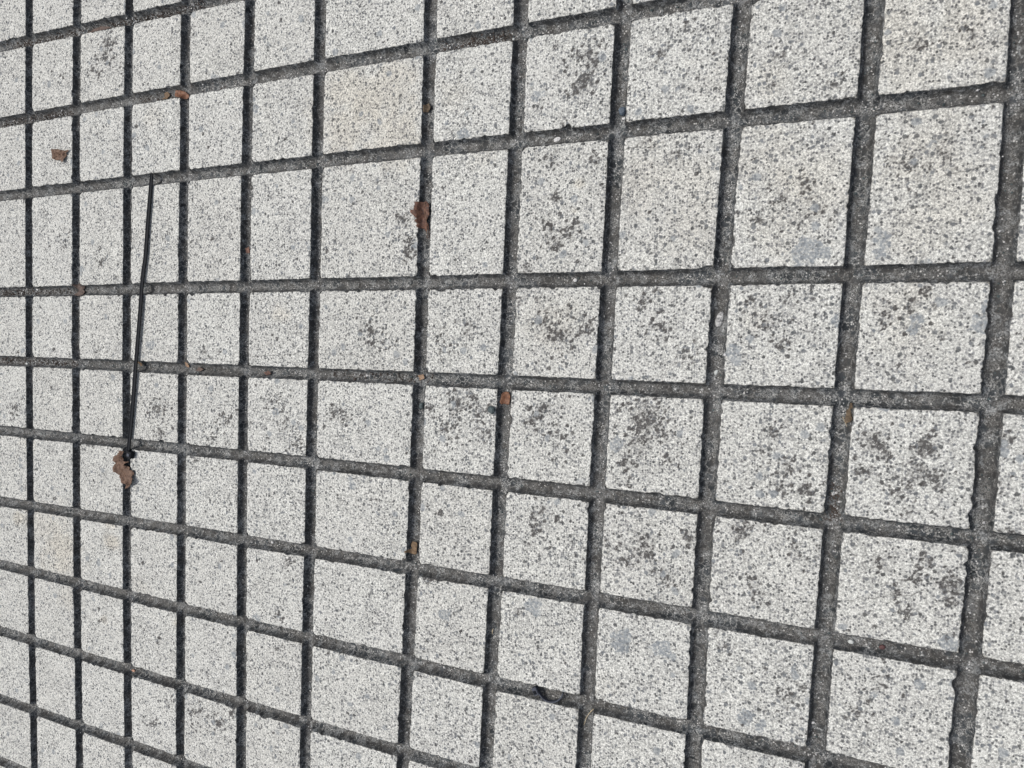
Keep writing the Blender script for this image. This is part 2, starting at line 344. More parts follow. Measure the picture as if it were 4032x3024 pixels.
def cut_material():
    m, nt, b = mat('sawn_aggregate'); g = G(nt)
    P = g.n('NewGeometry').outputs['Position']
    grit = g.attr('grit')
    Pw = g.warp(P, 220, .0035)
    v = g.voro(Pw, 150); ve = g.voro(Pw, 150, 'DISTANCE_TO_EDGE'); cs = g.sep(v.outputs['Color'])
    fine = g.noise(P, 900, 3, .65); f2 = g.noise(P, 430, 2, .6)
    matrix = g.mix(g.ramp(fine, .44, .62), C(.040, .041, .040), C(.42, .42, .40))
    stone = g.mix(cs[1], C(.014, .018, .021), (.052, .060, .066, 1))
    inside = g.math('MULTIPLY', g.ramp(ve.outputs[0], .07, .13), g.ramp(cs[0], .25, .29), True)
    colr = g.mix(g.math('MULTIPLY', inside, .95), matrix, stone)
    v2 = g.voro(g.warp(P, 400, .002), 360); c2 = g.sep(v2.outputs['Color'])
    st2 = g.math('MULTIPLY', g.ramp(c2[0], .52, .56), g.ramp(v2.outputs['Distance'], .50, .38), True)
    st2 = g.math('MULTIPLY', st2, g.math('SUBTRACT', 1.0, inside), True)
    colr = g.mix(g.math('MULTIPLY', st2, .8), colr, C(.07, .073, .075))
    # grime coats long stretches of the cut
    gm = g.ramp(g.noise(P, 30, 4, .65), .42, .54)
    colr = g.mix(g.math('MULTIPLY', gm, .60), colr, g.mix(f2, C(.035, .032, .03), C(.10, .092, .08)))
    # walls of the cut are mixed darker in patches than the dusty floor
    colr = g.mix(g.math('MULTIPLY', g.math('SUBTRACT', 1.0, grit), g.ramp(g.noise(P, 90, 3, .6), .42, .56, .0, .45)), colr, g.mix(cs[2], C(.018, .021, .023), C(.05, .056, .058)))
    # pale cement showing in worn patches, on the walls as well as the floor
    pc = g.math('MULTIPLY', g.ramp(g.noise(P, 85, 4, .7), .53, .60), g.ramp(f2, .40, .56), True)
    colr = g.mix(g.math('MULTIPLY', pc, .8), colr, g.mix(g.ramp(fine, .4, .6), C(.12, .124, .124), C(.40, .41, .40)))
    # loose grit on the floor
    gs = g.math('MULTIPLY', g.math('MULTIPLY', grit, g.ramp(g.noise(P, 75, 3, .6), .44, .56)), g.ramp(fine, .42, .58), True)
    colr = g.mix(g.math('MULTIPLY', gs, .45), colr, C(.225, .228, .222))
    sp = g.voro(P, 620); s3 = g.sep(sp.outputs['Color'])
    spk = g.math('MULTIPLY', g.math('MULTIPLY', g.ramp(s3[0], .93, .95), g.ramp(sp.outputs['Distance'], .5, .35)), g.ramp(grit, 0, 1, .35, 1), True)
    colr = g.mix(g.math('MULTIPLY', spk, .85), colr, C(.62, .61, .58))
    nt.links.new(colr, b.inputs['Base Color'])
    b.inputs['Roughness'].default_value = .8; b.inputs['Specular IOR Level'].default_value = .3
    bp = g.n('Bump'); bp.inputs['Strength'].default_value = .6; bp.inputs['Distance'].default_value = .0009
    nt.links.new(g.math('ADD', fine, g.math('MULTIPLY', f2, .8)), bp.inputs['Height']); nt.links.new(bp.outputs[0], b.inputs['Normal'])
    return m
TOP = top_material(); CUT = cut_material()

def plain(name, c1, c2, scale=400, rough=.6, spec=.4, bump=.3, dist=.0004, obj=False, sss=0):
    m, nt, b = mat(name); g = G(nt)
    P = g.n('NewGeometry').outputs['Position']
    f = g.ramp(g.noise(P, scale, 4, .6), .35, .65)
    nt.links.new(g.mix(f, C(*c1), C(*c2)), b.inputs['Base Color'])
    b.inputs['Roughness'].default_value = rough; b.inputs['Specular IOR Level'].default_value = spec
    bp = g.n('Bump'); bp.inputs['Strength'].default_value = bump; bp.inputs['Distance'].default_value = dist
    nt.links.new(f, bp.inputs['Height']); nt.links.new(bp.outputs[0], b.inputs['Normal'])
    return m
M_PLASTIC = plain('black_nylon', (.002, .003, .005), (.004, .006, .009), 300, .55, .15, .05)
M_PLASTIC2 = plain('faded_nylon', (.024, .029, .044), (.045, .052, .072), 500, .4, .5, .1)
M_VEIN = plain('leaf_vein', (.16, .09, .05), (.22, .13, .08), 500, .7)
LEAF = {
 'brown': plain('dry_leaf_brown', (.085, .045, .028), (.20, .125, .085), 260, .62, .3, .6, .0008),
 'rust': plain('dry_leaf_rust', (.055, .026, .018), (.17, .082, .052), 260, .55, .35, .6, .0008),
 'orange': plain('dry_leaf_orange', (.11, .045, .024), (.24, .115, .062), 350, .5, .35, .5, .0006),
 'tan': plain('dry_leaf_tan', (.11, .070, .040), (.23, .155, .090), 350, .65, .3, .5, .0006),
 'dark': plain('dry_leaf_dark', (.075, .052, .042), (.15, .11, .09), 350, .65, .3, .5, .0006),
 'olive': plain('dry_leaf_olive', (.07, .05, .032), (.17, .125, .08), 350, .65, .3, .5, .0006),
 'peach': plain('dry_leaf_peach', (.20, .125, .075), (.34, .23, .15), 400, .65, .3, .4, .0005),
}
STONE = {
 'white': plain('white_stone', (.40, .40, .39), (.80, .79, .77), 500, .7, .4, .6, .0006),
 'pale': plain('pale_stone', (.42, .44, .42), (.55, .57, .55), 250, .6, .4, .3),
 'blue': plain('blue_grey_stone', (.03, .045, .065), (.13, .17, .21), 350, .55, .5, .6, .0006),
 'dark': plain('dark_stone', (.03, .04, .042), (.10, .13, .13), 350, .6, .4, .6, .0006),
 'red': plain('red_brown_stone', (.07, .03, .03), (.13, .065, .06), 350, .6, .4, .4),
}
M_STRAW = plain('dry_straw', (.42, .34, .22), (.60, .50, .34), 500, .6)

# ------------------------------------------------------------------ paving
idx = np.arange(nv * nu).reshape(nv, nu)
quad = np.stack([idx[:-1, :-1], idx[:-1, 1:], idx[1:, 1:], idx[1:, :-1]], -1)          # (nv-1, nu-1, 4)
def cellid(T):
    c = np.full(len(T) - 1, -1)
    for k in range(len(T) - 1):
        a, bb = T[k], T[k + 1]
        if a[3] == 0: c[k] = int(a[0])
        elif bb[3] == 0: c[k] = int(bb[0])
    return c
cu = cellid(TU); cv = cellid(TV)
sq_u = cu[None, :] + np.zeros((nv - 1, 1), int); sq_v = cv[:, None] + np.zeros((1, nu - 1), int)
is_sq = (sq_u >= 0) & (sq_v >= 0)

def build(name, quads, m, parent=None, attrs=(), smooth=True, loc=None, extra=None):
    used, inv = np.unique(quads.ravel(), return_inverse=True)
    co = verts[used].copy(); fc = inv.reshape(-1, 4)
    if loc is not None: co -= np.array(loc)
    me = bpy.data.meshes.new(name)
    nvx = len(co); nf = len(fc)
    me.vertices.add(nvx); me.vertices.foreach_set('co', co.ravel().astype(np.float32))
    me.loops.add(nf * 4); me.loops.foreach_set('vertex_index', fc.ravel().astype(np.int32))
    me.polygons.add(nf); me.polygons.foreach_set('loop_start', np.arange(0, nf * 4, 4, dtype=np.int32))
    me.polygons.foreach_set('use_smooth', np.full(nf, smooth))
    me.update(calc_edges=True)
    for an, arr in attrs:
        at = me.attributes.new(an, 'FLOAT', 'POINT'); at.data.foreach_set('value', arr[used].astype(np.float32))
    me.materials.append(m)
    o = bpy.data.objects.new(name, me); col.objects.link(o)
    if parent: o.parent = parent
    if loc is not None: o.location = loc
    return o
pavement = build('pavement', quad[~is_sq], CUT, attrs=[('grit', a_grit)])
tag(pavement, 'pale speckled concrete pavement cut into squares by a grid of dark sawn grooves', kind='structure')
pavement['category'] = 'pavement'
TA = [('dark', a_dark), ('warm', a_warm), ('chip', a_chip)]
def in_frame_area(i, j):
    n = 0
    for a in np.linspace(.05, .95, 12):
        for b_ in np.linspace(.05, .95, 12):
            x = U[i, 2] * (1 - a) + U[i + 1, 2] * a; y = V[j, 2] * (1 - b_) + V[j + 1, 2] * b_
            x += 0.027 * y
            c = RM @ (np.array([x, y, 0]) - CAM)
            if c[2] <= 0: continue
            u_, v_ = 2016 + FPX * c[0] / c[2], 1512 + FPX * c[1] / c[2]
            if 0 <= u_ <= 4032 and 0 <= v_ <= 3024: n += (1 / c[2]) ** 3 * (U[i + 1, 2] - U[i, 2]) * (V[j + 1, 2] - V[j, 2])
    return n
sizes = {}
for i in range(len(U) - 1):
    for j in range(len(V) - 1):
        if NEXT - 2 <= i <= len(U) - NEXT and NEXT - 2 <= j <= len(V) - NEXT:
            s = in_frame_area(i, j)
            if s > 0: sizes[(i, j)] = s
order = sorted(sizes, key=lambda k: -sizes[k])
single = order[:100]; singles = set(single)
code = sq_u * 1000 + sq_v
flat = code[is_sq]; qs = quad[is_sq]
srt = np.argsort(flat, kind='stable'); flat = flat[srt]; qs = qs[srt]
rest = np.ones(len(flat), bool)
for (i, j) in single:
    a, b_ = np.searchsorted(flat, i * 1000 + j, 'left'), np.searchsorted(flat, i * 1000 + j, 'right')
    rest[a:b_] = False
    c = verts[qs[a:b_].ravel()]
    o = build('concrete_square', qs[a:b_], TOP, pavement, TA, loc=(float(c[:, 0].mean()), float(c[:, 1].mean()), 0.0))
    o['group'] = 'squares between the sawn grooves'
o = build('concrete_squares', qs[rest], TOP, pavement, TA); o['kind'] = 'stuff'
# plain paving further out, to the horizon
x0, x1, y0, y1 = X[:, 0].max() , X[:, -1].min(), Y[0, :].max(), Y[-1, :].min()
B = 60.0
ov = [(-B, -B, -.004), (B, -B, -.004), (B, B, -.004), (-B, B, -.004), (x0, y0, -.004), (x1, y0, -.004), (x1, y1, -.004), (x0, y1, -.004)]
outer = mesh_obj('outer_pavement', ov, [(0, 1, 5, 4), (1, 2, 6, 5), (2, 3, 7, 6), (3, 0, 4, 7)], TOP)
tag(outer, 'plain concrete pavement carrying on past the sawn squares', kind='structure')

# ------------------------------------------------------------------ leaves, thin curled sheets with thickness
def smoothstep(t): t = min(max(t, 0), 1); return t * t * (3 - 2 * t)
def leaf(name, pts, m, label, group, lift=.001, curl=.002, crump=.0012, rest_=1.0, cat='leaf', seed=1, bump_pts=(), step=.0016, vein=None, lobe=None):
    rnd = random.Random(seed)
    zc = 0.0
    cx0, cy0 = px(sum(p[0] for p in pts) / len(pts), sum(p[1] for p in pts) / len(pts))
    zc = gz(cx0, cy0) * rest_ + lift
    W = [px(x, y, zc) for x, y in pts]
    cx = sum(p[0] for p in W) / len(W); cy = sum(p[1] for p in W) / len(W)
    # subdivide and roughen the outline
    out = []
    for k in range(len(W)):
        a, b_ = W[k], W[(k + 1) % len(W)]
        d = math.dist(a, b_); n = max(1, int(d / step))
        for q in range(n):
            t = q / n; out.append((a[0] + (b_[0] - a[0]) * t + rnd.uniform(-1, 1) * .00018, a[1] + (b_[1] - a[1]) * t + rnd.uniform(-1, 1) * .00018))
    xs = [p[0] for p in out]; ys = [p[1] for p in out]
    inner = []
    def inside(x, y):
        c = False; n = len(out)
        for k in range(n):
            xa, ya = out[k]; xb, yb = out[(k + 1) % n]
            if (ya > y) != (yb > y) and x < (xb - xa) * (y - ya) / (yb - ya) + xa: c = not c
        return c
    y = min(ys)
    while y < max(ys):
        x = min(xs)
        while x < max(xs):
            qx, qy = x + rnd.uniform(-.3, .3) * step, y + rnd.uniform(-.3, .3) * step
            if inside(qx, qy) and min(math.dist((qx, qy), p) for p in out) > step * .4: inner.append((qx, qy))
            x += step
        y += step
    allp = [Vector(p) for p in out + inner]
    n = len(out)
    v2, e2, f2, *_ = delaunay_2d_cdt(allp, [(k, (k + 1) % n) for k in range(n)], [list(range(n))], 1, 1e-6)
    R = max(math.dist((cx, cy), p) for p in out)
    vv = []
    for p in v2:
        r = math.dist((cx, cy), (p.x, p.y)) / R
        nz = float(vnoise(np.array(p.x / .006), np.array(p.y / .006), seed)) - .5
        n2 = float(vnoise(np.array(p.x / .0028), np.array(p.y / .0028), seed + 9)) - .5
        z = gz(p.x, p.y) * rest_ + lift + curl * r * r * (1 + nz) + crump * (nz * 1.6 + n2)
        if lobe:
            lx, ly = px(lobe[0], lobe[1]); z += lobe[3] * smoothstep(1 - math.dist((lx, ly), (p.x, p.y)) / lobe[2])
        z = max(z, gz(p.x, p.y) + .0003)
        vv.append((p.x - cx, p.y - cy, z))
    T = .00035; k = len(vv)
    faces = [tuple(f) for f in f2]
    if faces:
        a, b_, c = [Vector(vv[q]) for q in faces[0][:3]]
        if (b_ - a).cross(c - a).z < 0: faces = [f[::-1] for f in faces]
    edge = {}
    for f in faces:
        for q in range(len(f)):
            e = (f[q], f[(q + 1) % len(f)]); edge[e] = 1
    allf = faces + [tuple(q + k for q in f[::-1]) for f in faces]
    for (a, b_) in edge:
        if (b_, a) not in edge: allf.append((b_, a, a + k, b_ + k))
    top_v = [(x, y, z + T) for x, y, z in vv]
    if vein:
        root = bpy.data.objects.new(name, None); col.objects.link(root); root.location = (cx, cy, 0); root.empty_display_size = .02
        o = mesh_obj('leaf_blade', top_v + vv, allf, m, root, True)
        path = [px(x, y, zc) for x, y in vein]
        pp = []
        for k_ in range(len(path) - 1):
            for t in (0, .25, .5, .75):
                xx = path[k_][0] * (1 - t) + path[k_ + 1][0] * t; yy = path[k_][1] * (1 - t) + path[k_ + 1][1] * t
                best = min(top_v, key=lambda q: (q[0] + cx - xx) ** 2 + (q[1] + cy - yy) ** 2)
                pp.append((xx - cx, yy - cy, best[2] + .0001))
        tube('midrib', pp, .0004, M_VEIN, root)
        r = root
    else:
        o = mesh_obj(name, top_v + vv, allf, m, None, True); o.location = (cx, cy, 0); r = o
    tag(r, label, cat, group)
    return r
def tube(name, pts, r, m, parent=None, sides=6, taper=.4):
    V_ = []; F = []; n = len(pts)
    for k, p in enumerate(pts):
        a = Vector(pts[max(k - 1, 0)]); b_ = Vector(pts[min(k + 1, n - 1)]); t = (b_ - a).normalized()
        s = t.cross(Vector((0, 0, 1))).normalized() if abs(t.z) < .99 else Vector((1, 0, 0)); u = s.cross(t)
        rr = r * (1 - taper * k / (n - 1))
        for q in range(sides):
            an = 2 * math.pi * q / sides
            V_.append(tuple(Vector(p) + s * math.cos(an) * rr + u * math.sin(an) * rr))
    for k in range(n - 1):
        for q in range(sides):
            F.append((k * sides + q, k * sides + (q + 1) % sides, (k + 1) * sides + (q + 1) % sides, (k + 1) * sides + q))
    F.append(tuple(range(sides))[::-1]); F.append(tuple((n - 1) * sides + q for q in range(sides)))
    return mesh_obj(name, V_, F, m, parent, True)
def Z_(o, k, l): return [(o[0] + x * k, o[1] + y * k) for x, y in l]

leaf('lobed_leaf', Z_((400, 1650), .1808, [(385,680),(430,685),(510,700),(500,760),(465,800),(470,850),(455,880),(465,920),(530,930),(600,915),(608,935),(540,960),(480,1000),(530,1010),(600,1050),(610,1110),(690,1125),(712,1180),(690,1260),(742,1330),(720,1400),(650,1450),(590,1505),(555,1500),(545,1430),(490,1400),(465,1300),(430,1260),(430,1210),(370,1170),(310,1110),(305,1020),(320,960),(280,900),(260,900),(275,850),(330,800),(390,760),(410,710)]),
     LEAF['brown'], 'long ragged brown lobed dead leaf lying at the head of the black cable tie', 'dead leaves', lift=.0035, curl=.0035, crump=.0028, rest_=.15, seed=3,
     vein=Z_((400, 1650), .1808, [(440,700),(400,820),(395,930),(420,1060),(500,1160),(560,1280),(600,1400),(575,1490)]))
leaf('lobed_leaf', Z_((150, 540), .0904, [(660,600),(690,560),(800,540),(910,525),(1000,565),(1120,590),(1200,580),(1340,515),(1310,600),(1240,660),(1240,720),(1200,780),(1195,880),(1150,950),(1150,1030),(1100,1080),(1050,1120),(1020,1080),(990,1030),(950,970),(900,1000),(830,1020),(750,980),(690,910),(700,800),(690,650)]),
     LEAF['brown'], 'small curled brown dead leaf lying on a pale square, the farthest leaf to the left', 'dead leaves', lift=.0022, curl=.003, crump=.0028, rest_=1, seed=5,
     vein=Z_((150, 540), .0904, [(1300,545),(1180,620),(1050,700),(900,780),(760,880)]))
curl_ = leaf('curled_leaf', Z_((1560, 720), .1688, [(510,470),(620,455),(680,460),(710,430),(740,450),(790,520),(795,620),(780,740),(730,830),(710,850),(725,960),(750,1100),(765,1300),(745,1300),(735,1130),(700,1120),(650,1070),(560,1060),(520,1010),(550,960),(500,900),(545,850),(480,770),(420,710),(415,650),(490,660),(500,560)]),
     LEAF['rust'], 'rusty brown curled leaf with a thin stalk wedged in an upright groove', 'dead leaves', lift=.0014, curl=.0012, crump=.0022, rest_=.55, seed=8,
     vein=Z_((1560, 720), .1688, [(690,470),(680,600),(685,720),(700,820),(725,960),(745,1100),(755,1290)]), lobe=(1632, 835, .008, .0035))
_st = []
for _x, _y in [(1683, 880), (1686, 905), (1688, 925), (1688, 942)]:
    _q = px(_x, _y, -.003); _st.append((_q[0] - curl_.location.x, _q[1] - curl_.location.y, max(gz(*_q) + .0025, -.004)))
tube('stalk', _st, .0009, LEAF['rust'], curl_)
leaf('leaf_scrap', Z_((1900, 1450), .1206, [(700,780),(790,755),(860,790),(900,860),(915,930),(890,1100),(880,1180),(800,1190),(740,1160),(640,1170),(610,1080),(640,940),(650,850)]),
     LEAF['orange'], 'orange brown rounded leaf scrap with dark spots just below a groove crossing', 'leaf scraps in the grooves', lift=.0008, curl=.0006, crump=.0009, rest_=.8, seed=11, step=.0012)
leaf('leaf_scrap', Z_((560, 300), .1356, [(920,480),(950,410),(1060,395),(1180,420),(1280,490),(1380,560),(1340,620),(1230,665),(1100,640),(1000,620),(940,560)]),
     LEAF['orange'], 'orange brown oval leaf scrap at the end of an upright groove near the upper left', 'leaf scraps in the grooves', lift=.001, curl=.0008, crump=.0012, rest_=.7, seed=12, step=.0013)
leaf('leaf_scrap', Z_((560, 300), .1356, [(680,470),(760,460),(800,520),(780,590),(720,640),(780,665),(640,680),(590,660),(650,600),(640,520)]),
     LEAF['tan'], 'small dull tan leaf scrap just left of the orange brown oval scrap', 'leaf scraps in the grooves', lift=.0006, curl=.0005, crump=.001, rest_=.8, seed=13, step=.0013)
leaf('leaf_scrap', Z_((3250, 1550), .0904, [(1100,400),(1170,410),(1190,600),(1090,670),(1120,880),(1160,1100),(1080,1220),(950,1270),(890,1310),(820,1200),(860,1050),(900,900),(920,730),(1030,620),(1050,470)]),
     LEAF['olive'], 'narrow olive brown leaf scrap against the groove wall at the right side of the view', 'leaf scraps in the grooves', lift=.0008, curl=.0006, crump=.0012, rest_=.8, seed=14, step=.0013)
leaf('leaf_scrap', Z_((1550, 2080), .0904, [(840,560),(1000,580),(1030,700),(1020,1100),(940,1150),(820,1100),(730,1010),(640,980),(640,910),(820,870),(800,790),(780,690)]),
     LEAF['tan'], 'light tan forked leaf scrap in an upright groove above a crossing, lower middle', 'leaf scraps in the grooves', lift=.0008, curl=.0006, crump=.001, rest_=.75, seed=15, step=.0013)
leaf('leaf_scrap', Z_((200, 1050), .21, [(480,340),(640,325),(690,370),(640,410),(600,430),(650,480),(620,540),(520,550),(450,520),(540,450),(510,400)]),
     LEAF['dark'], 'crumpled greyish brown leaf scrap at a groove crossing left of the cable tie', 'leaf scraps in the grooves', lift=.001, curl=.0006, crump=.002, rest_=.8, seed=16, step=.0016)
leaf('leaf_scrap', Z_((250, 50), .2362, [(480,260),(590,220),(700,220),(810,240),(700,280),(600,295),(500,335),(400,345)]),
     LEAF['dark'], 'long dark brown leaf scrap along the uppermost groove in the top left', 'leaf scraps in the grooves', lift=.001, curl=.0006, crump=.001, rest_=.8, seed=17, step=.0016)
r2 = lambda l: [(1344 + x * .6076, y * .6076) for x, y in l]
r4 = lambda l: [(x * .6076, 1008 + y * .6076) for x, y in l]
leaf('leaf_scrap', r2([(545,690),(570,668),(580,700),(566,728),(545,734)]), LEAF['olive'], 'tiny olive brown leaf scrap in the groove straight above the rusty curled leaf', 'leaf scraps in the grooves', rest_=.8, seed=18, step=.0012, crump=.0008, curl=.0006)
leaf('leaf_scrap', r4([(1192,686),(1226,702),(1222,724),(1200,716)]), LEAF['peach'], 'tiny peach coloured leaf scrap at a crossing right of the cable tie', 'leaf scraps in the grooves', rest_=.8, seed=19, step=.0012, crump=.0008, curl=.0006)
leaf('leaf_scrap', r4([(1712,755),(1745,742),(1762,762),(1735,774)]), LEAF['rust'], 'tiny reddish leaf scrap midway along a level groove, right of the peach scrap', 'leaf scraps in the grooves', rest_=.8, seed=20, step=.0012, crump=.0008, curl=.0006)
leaf('leaf_scrap', r4([(1268,742),(1290,718),(1325,734),(1300,748)]), LEAF['dark'], 'tiny dark brown leaf scrap beside the peach scrap in a level groove', 'leaf scraps in the grooves', rest_=.8, seed=21, step=.0012, crump=.0008, curl=.0006)
leaf('leaf_scrap', r4([(900,690),(916,684),(926,712),(912,714)]), LEAF['tan'], 'tiny tan leaf scrap in a groove touching the right edge of the cable tie', 'leaf scraps in the grooves', rest_=.8, seed=22, step=.0012, crump=.0008, curl=.0006)
leaf('leaf_scrap', [(968, 978), (982, 970), (981, 996), (970, 998)], LEAF['rust'], 'tiny rust coloured leaf scrap in the second upright groove right of the cable tie', 'leaf scraps in the grooves', rest_=.8, seed=23, step=.0012, crump=.0008, curl=.0006)
leaf('leaf_scrap', [(1648, 1478), (1668, 1474), (1672, 1490), (1654, 1498)], LEAF['peach'], 'tiny straw coloured leaf scrap at the crossing up left of the spotted orange scrap', 'leaf scraps in the grooves', rest_=.8, seed=24, step=.0012, crump=.0008, curl=.0006)

# ------------------------------------------------------------------ black cable tie: strap, head, ratchet rail
def ribbon(name, path, halfw, thick, m, parent, groove=0.0, tip=True):
    """strap swept along 3D path, cross section with raised rims"""
    V_ = []; F = []; n = len(path)
    for k, p in enumerate(path):
        a = Vector(path[max(k - 1, 0)]); b_ = Vector(path[min(k + 1, n - 1)]); t = (b_ - a).normalized()
        s = Vector((0, 0, 1)).cross(t).normalized(); u = t.cross(s).normalized()
        hw = halfw[k] if isinstance(halfw, (list, tuple)) else halfw
        c = Vector(p)
        prof_ = [(-1, 0), (-1, 1), (-.62, 1), (-.5, 1 - groove), (.5, 1 - groove), (.62, 1), (1, 1), (1, 0)]
        for (q, h) in prof_: V_.append(tuple(c + s * hw * q + u * thick * h))
    m_ = 8
    for k in range(n - 1):
        for q in range(m_):
            F.append((k * m_ + q, (k + 1) * m_ + q, (k + 1) * m_ + (q + 1) % m_, k * m_ + (q + 1) % m_))
    F.append(tuple(range(m_))); F.append(tuple((n - 1) * m_ + q for q in range(m_))[::-1])
    return mesh_obj(name, V_, F, m, parent)
import bmesh
def boxy(name, cx, cy, cz, sx, sy, sz, ang, m, parent, bev=.0005, hole=None):
    bm = bmesh.new(); bmesh.ops.create_cube(bm, size=1)
    for v in bm.verts: v.co = Vector((v.co.x * sx, v.co.y * sy, v.co.z * sz))
    bmesh.ops.bevel(bm, geom=bm.edges[:], offset=bev, segments=2, affect='EDGES')
    me = bpy.data.meshes.new(name); bm.to_mesh(me); bm.free(); me.materials.append(m)
    o = bpy.data.objects.new(name, me); col.objects.link(o); o.location = (cx, cy, cz); o.rotation_euler = (0, 0, ang); o.parent = parent
    return o
tiepx = [(600, 682), (598, 700), (593, 760), (588, 820), (581, 910), (574, 1008), (567, 1060), (561, 1115), (552, 1240), (541, 1373), (531, 1500), (522, 1616), (514, 1700), (508, 1765), (505, 1790)]
def tz(k):
    t = k / (len(tiepx) - 1)
    return .0006 + .0012 * math.sin(math.pi * t) + .0012 * t
ctrl = [(*px(x, y, tz(k)), tz(k)) for k, (x, y) in enumerate(tiepx)]
path = []
for k in range(len(ctrl) - 1):
    p0 = Vector(ctrl[max(k - 1, 0)]); p1 = Vector(ctrl[k]); p2 = Vector(ctrl[k + 1]); p3 = Vector(ctrl[min(k + 2, len(ctrl) - 1)])
    for q in range(5):
        t = q / 5
        path.append(.5 * ((2 * p1) + (-p0 + p2) * t + (2 * p0 - 5 * p1 + 4 * p2 - p3) * t * t + (-p0 + 3 * p1 - 3 * p2 + p3) * t ** 3))
path.append(Vector(ctrl[-1]))
O = path[-1].copy(); O.z = 0
root = bpy.data.objects.new('cable_tie', None); col.objects.link(root); root.location = O; root.empty_display_size = .05
tag(root, 'long straight black cable tie lying across pale squares and grooves at the left', 'cable tie')
loc = [tuple(p - O) for p in path]
tot = len(loc)
hw = [.0017 + .0009 * min(1, k / 6) + .0004 * min(1, k / 25) for k in range(tot)]
ribbon('strap', loc, hw, .0014, M_PLASTIC, root, groove=.35)
hx, hy = px(511, 1790, .005); dirv = (path[-1] - path[-4]); ang = math.atan2(dirv.y, dirv.x)
hd = boxy('head', hx - O.x, hy - O.y, .0042, .0095, .0100, .0066, ang, M_PLASTIC, root)
boxy('latch', hx - O.x + .0002, hy - O.y - .0002, .0078, .0040, .0046, .0012, ang, M_PLASTIC2, root, .0003)

# ------------------------------------------------------------------ broken cable tie curled up in the lower groove
arcpx = [(2115, 2722), (2124, 2737), (2136, 2752), (2152, 2762), (2170, 2766), (2188, 2764), (2202, 2755), (2211, 2743), (2216, 2731)]
bx, by = px(2160, 2745, -.003)
root = bpy.data.objects.new('broken_cable_tie', None); col.objects.link(root); root.location = (bx, by, 0); root.empty_display_size = .02
tag(root, 'short broken black cable tie curled in a half ring inside a groove near the bottom', 'cable tie')
def standing(name, pts, h, t, m, parent):
    V_ = []; F = []; n = len(pts)
    for k in range(n):
        a = Vector(pts[max(k - 1, 0)]); b_ = Vector(pts[min(k + 1, n - 1)]); d = (b_ - a).normalized(); s = Vector((d.y, -d.x, 0)) * t
        p = Vector(pts[k])
        for (o_, hh) in ((s, h), (-s, h), (-s, 0), (s, 0)): V_.append(tuple(p + o_ + Vector((0, 0, hh))))
    for k in range(n - 1):
        for q in range(4): F.append((k * 4 + q, (k + 1) * 4 + q, (k + 1) * 4 + (q + 1) % 4, k * 4 + (q + 1) % 4))
    F.append((0, 1, 2, 3)); F.append(tuple((n - 1) * 4 + q for q in (3, 2, 1, 0)))
    return mesh_obj(name, V_, F, m, parent)
pts = []
for k, (x, y) in enumerate(arcpx):
    zb = -.0005; q = px(x, y, zb); pts.append((q[0] - bx, q[1] - by, -.0055))
fine_pts = []
for k in range(len(pts) - 1):
    p0, p1, p2, p3 = [Vector(pts[min(max(k + d, 0), len(pts) - 1)]) for d in (-1, 0, 1, 2)]
    for q in range(4):
        t = q / 4; fine_pts.append(.5 * ((2 * p1) + (-p0 + p2) * t + (2 * p0 - 5 * p1 + 4 * p2 - p3) * t * t + (-p0 + 3 * p1 - 3 * p2 + p3) * t ** 3))
fine_pts.append(Vector(pts[-1]))
standing('strap', [tuple(p) for p in fine_pts], .0048, .0006, M_PLASTIC2, root)
hx, hy = px(2108, 2722, -.001)
boxy('head', hx - bx, hy - by, -.0025, .0058, .0086, .0056, math.radians(28), M_PLASTIC2, root)
boxy('latch', hx - bx, hy - by - .001, .0006, .003, .004, .0010, math.radians(28), M_PLASTIC, root, .0002)

# ------------------------------------------------------------------ loose stones and straws
def stone(label, x, y, wpx, hpx, m, seed, name='pebble', flat=.55, rot=0.0, cat='pebble', sharp=False, group='loose stones in the grooves'):
    cx, cy = px(x, y, -.005); zf = gz(cx, cy)
    ex, _ = px(x + wpx / 2, y, -.005); _, ey = px(x, y + hpx / 2, -.005)
    rx, ry = abs(ex - cx), abs(ey - cy); rz = min(rx, ry) * flat * 1.3
    bm = bmesh.new(); bmesh.ops.create_icosphere(bm, subdivisions=2 if sharp else 3, radius=1)
    rnd = random.Random(seed); off = rnd.uniform(0, 99)
    for v in bm.verts:
        d = v.co.normalized()
        s = 1 + .30 * (float(vnoise(np.array(d.x * 1.6 + off), np.array(d.y * 1.6 + d.z), seed)) - .5) + .16 * (float(vnoise(np.array(d.x * 4 + off), np.array(d.y * 4 + d.z * 3), seed + 1)) - .5)
        v.co = Vector((d.x * s * rx, d.y * s * ry, max(min(d.z * s, .8), -.8) * rz))
    me = bpy.data.meshes.new(name); bm.to_mesh(me); bm.free(); me.materials.append(m)
    if not sharp: me.polygons.foreach_set('use_smooth', [True] * len(me.polygons))
    o = bpy.data.objects.new(name, me); col.objects.link(o)
    o.location = (cx, cy, zf + rz * .75); o.rotation_euler = (0, 0, rot)
    return tag(o, label, cat, group)
stone('large rough white concrete flake in an upright groove at the right', 2832, 1254, 32, 62, plain('flake_concrete', (.13, .13, .13), (.66, .655, .63), 420, .85, .3, .7, .0008), 3, 'concrete_flake', .5, -.3, 'stone chip', True)
stone('smooth oval white pebble below the rough white flake in the same groove', 2817, 1467, 15, 21, STONE['pale'], 4, rot=-.3)
stone('flat white stone chip in the middle of a level groove in the upper half', 2188, 546, 30, 20, STONE['white'], 5, 'stone_chip', .45, .4, 'stone chip', True)
stone('round white pebble in the level groove above the middle of the view', 2261, 1102, 16, 16, STONE['white'], 6)
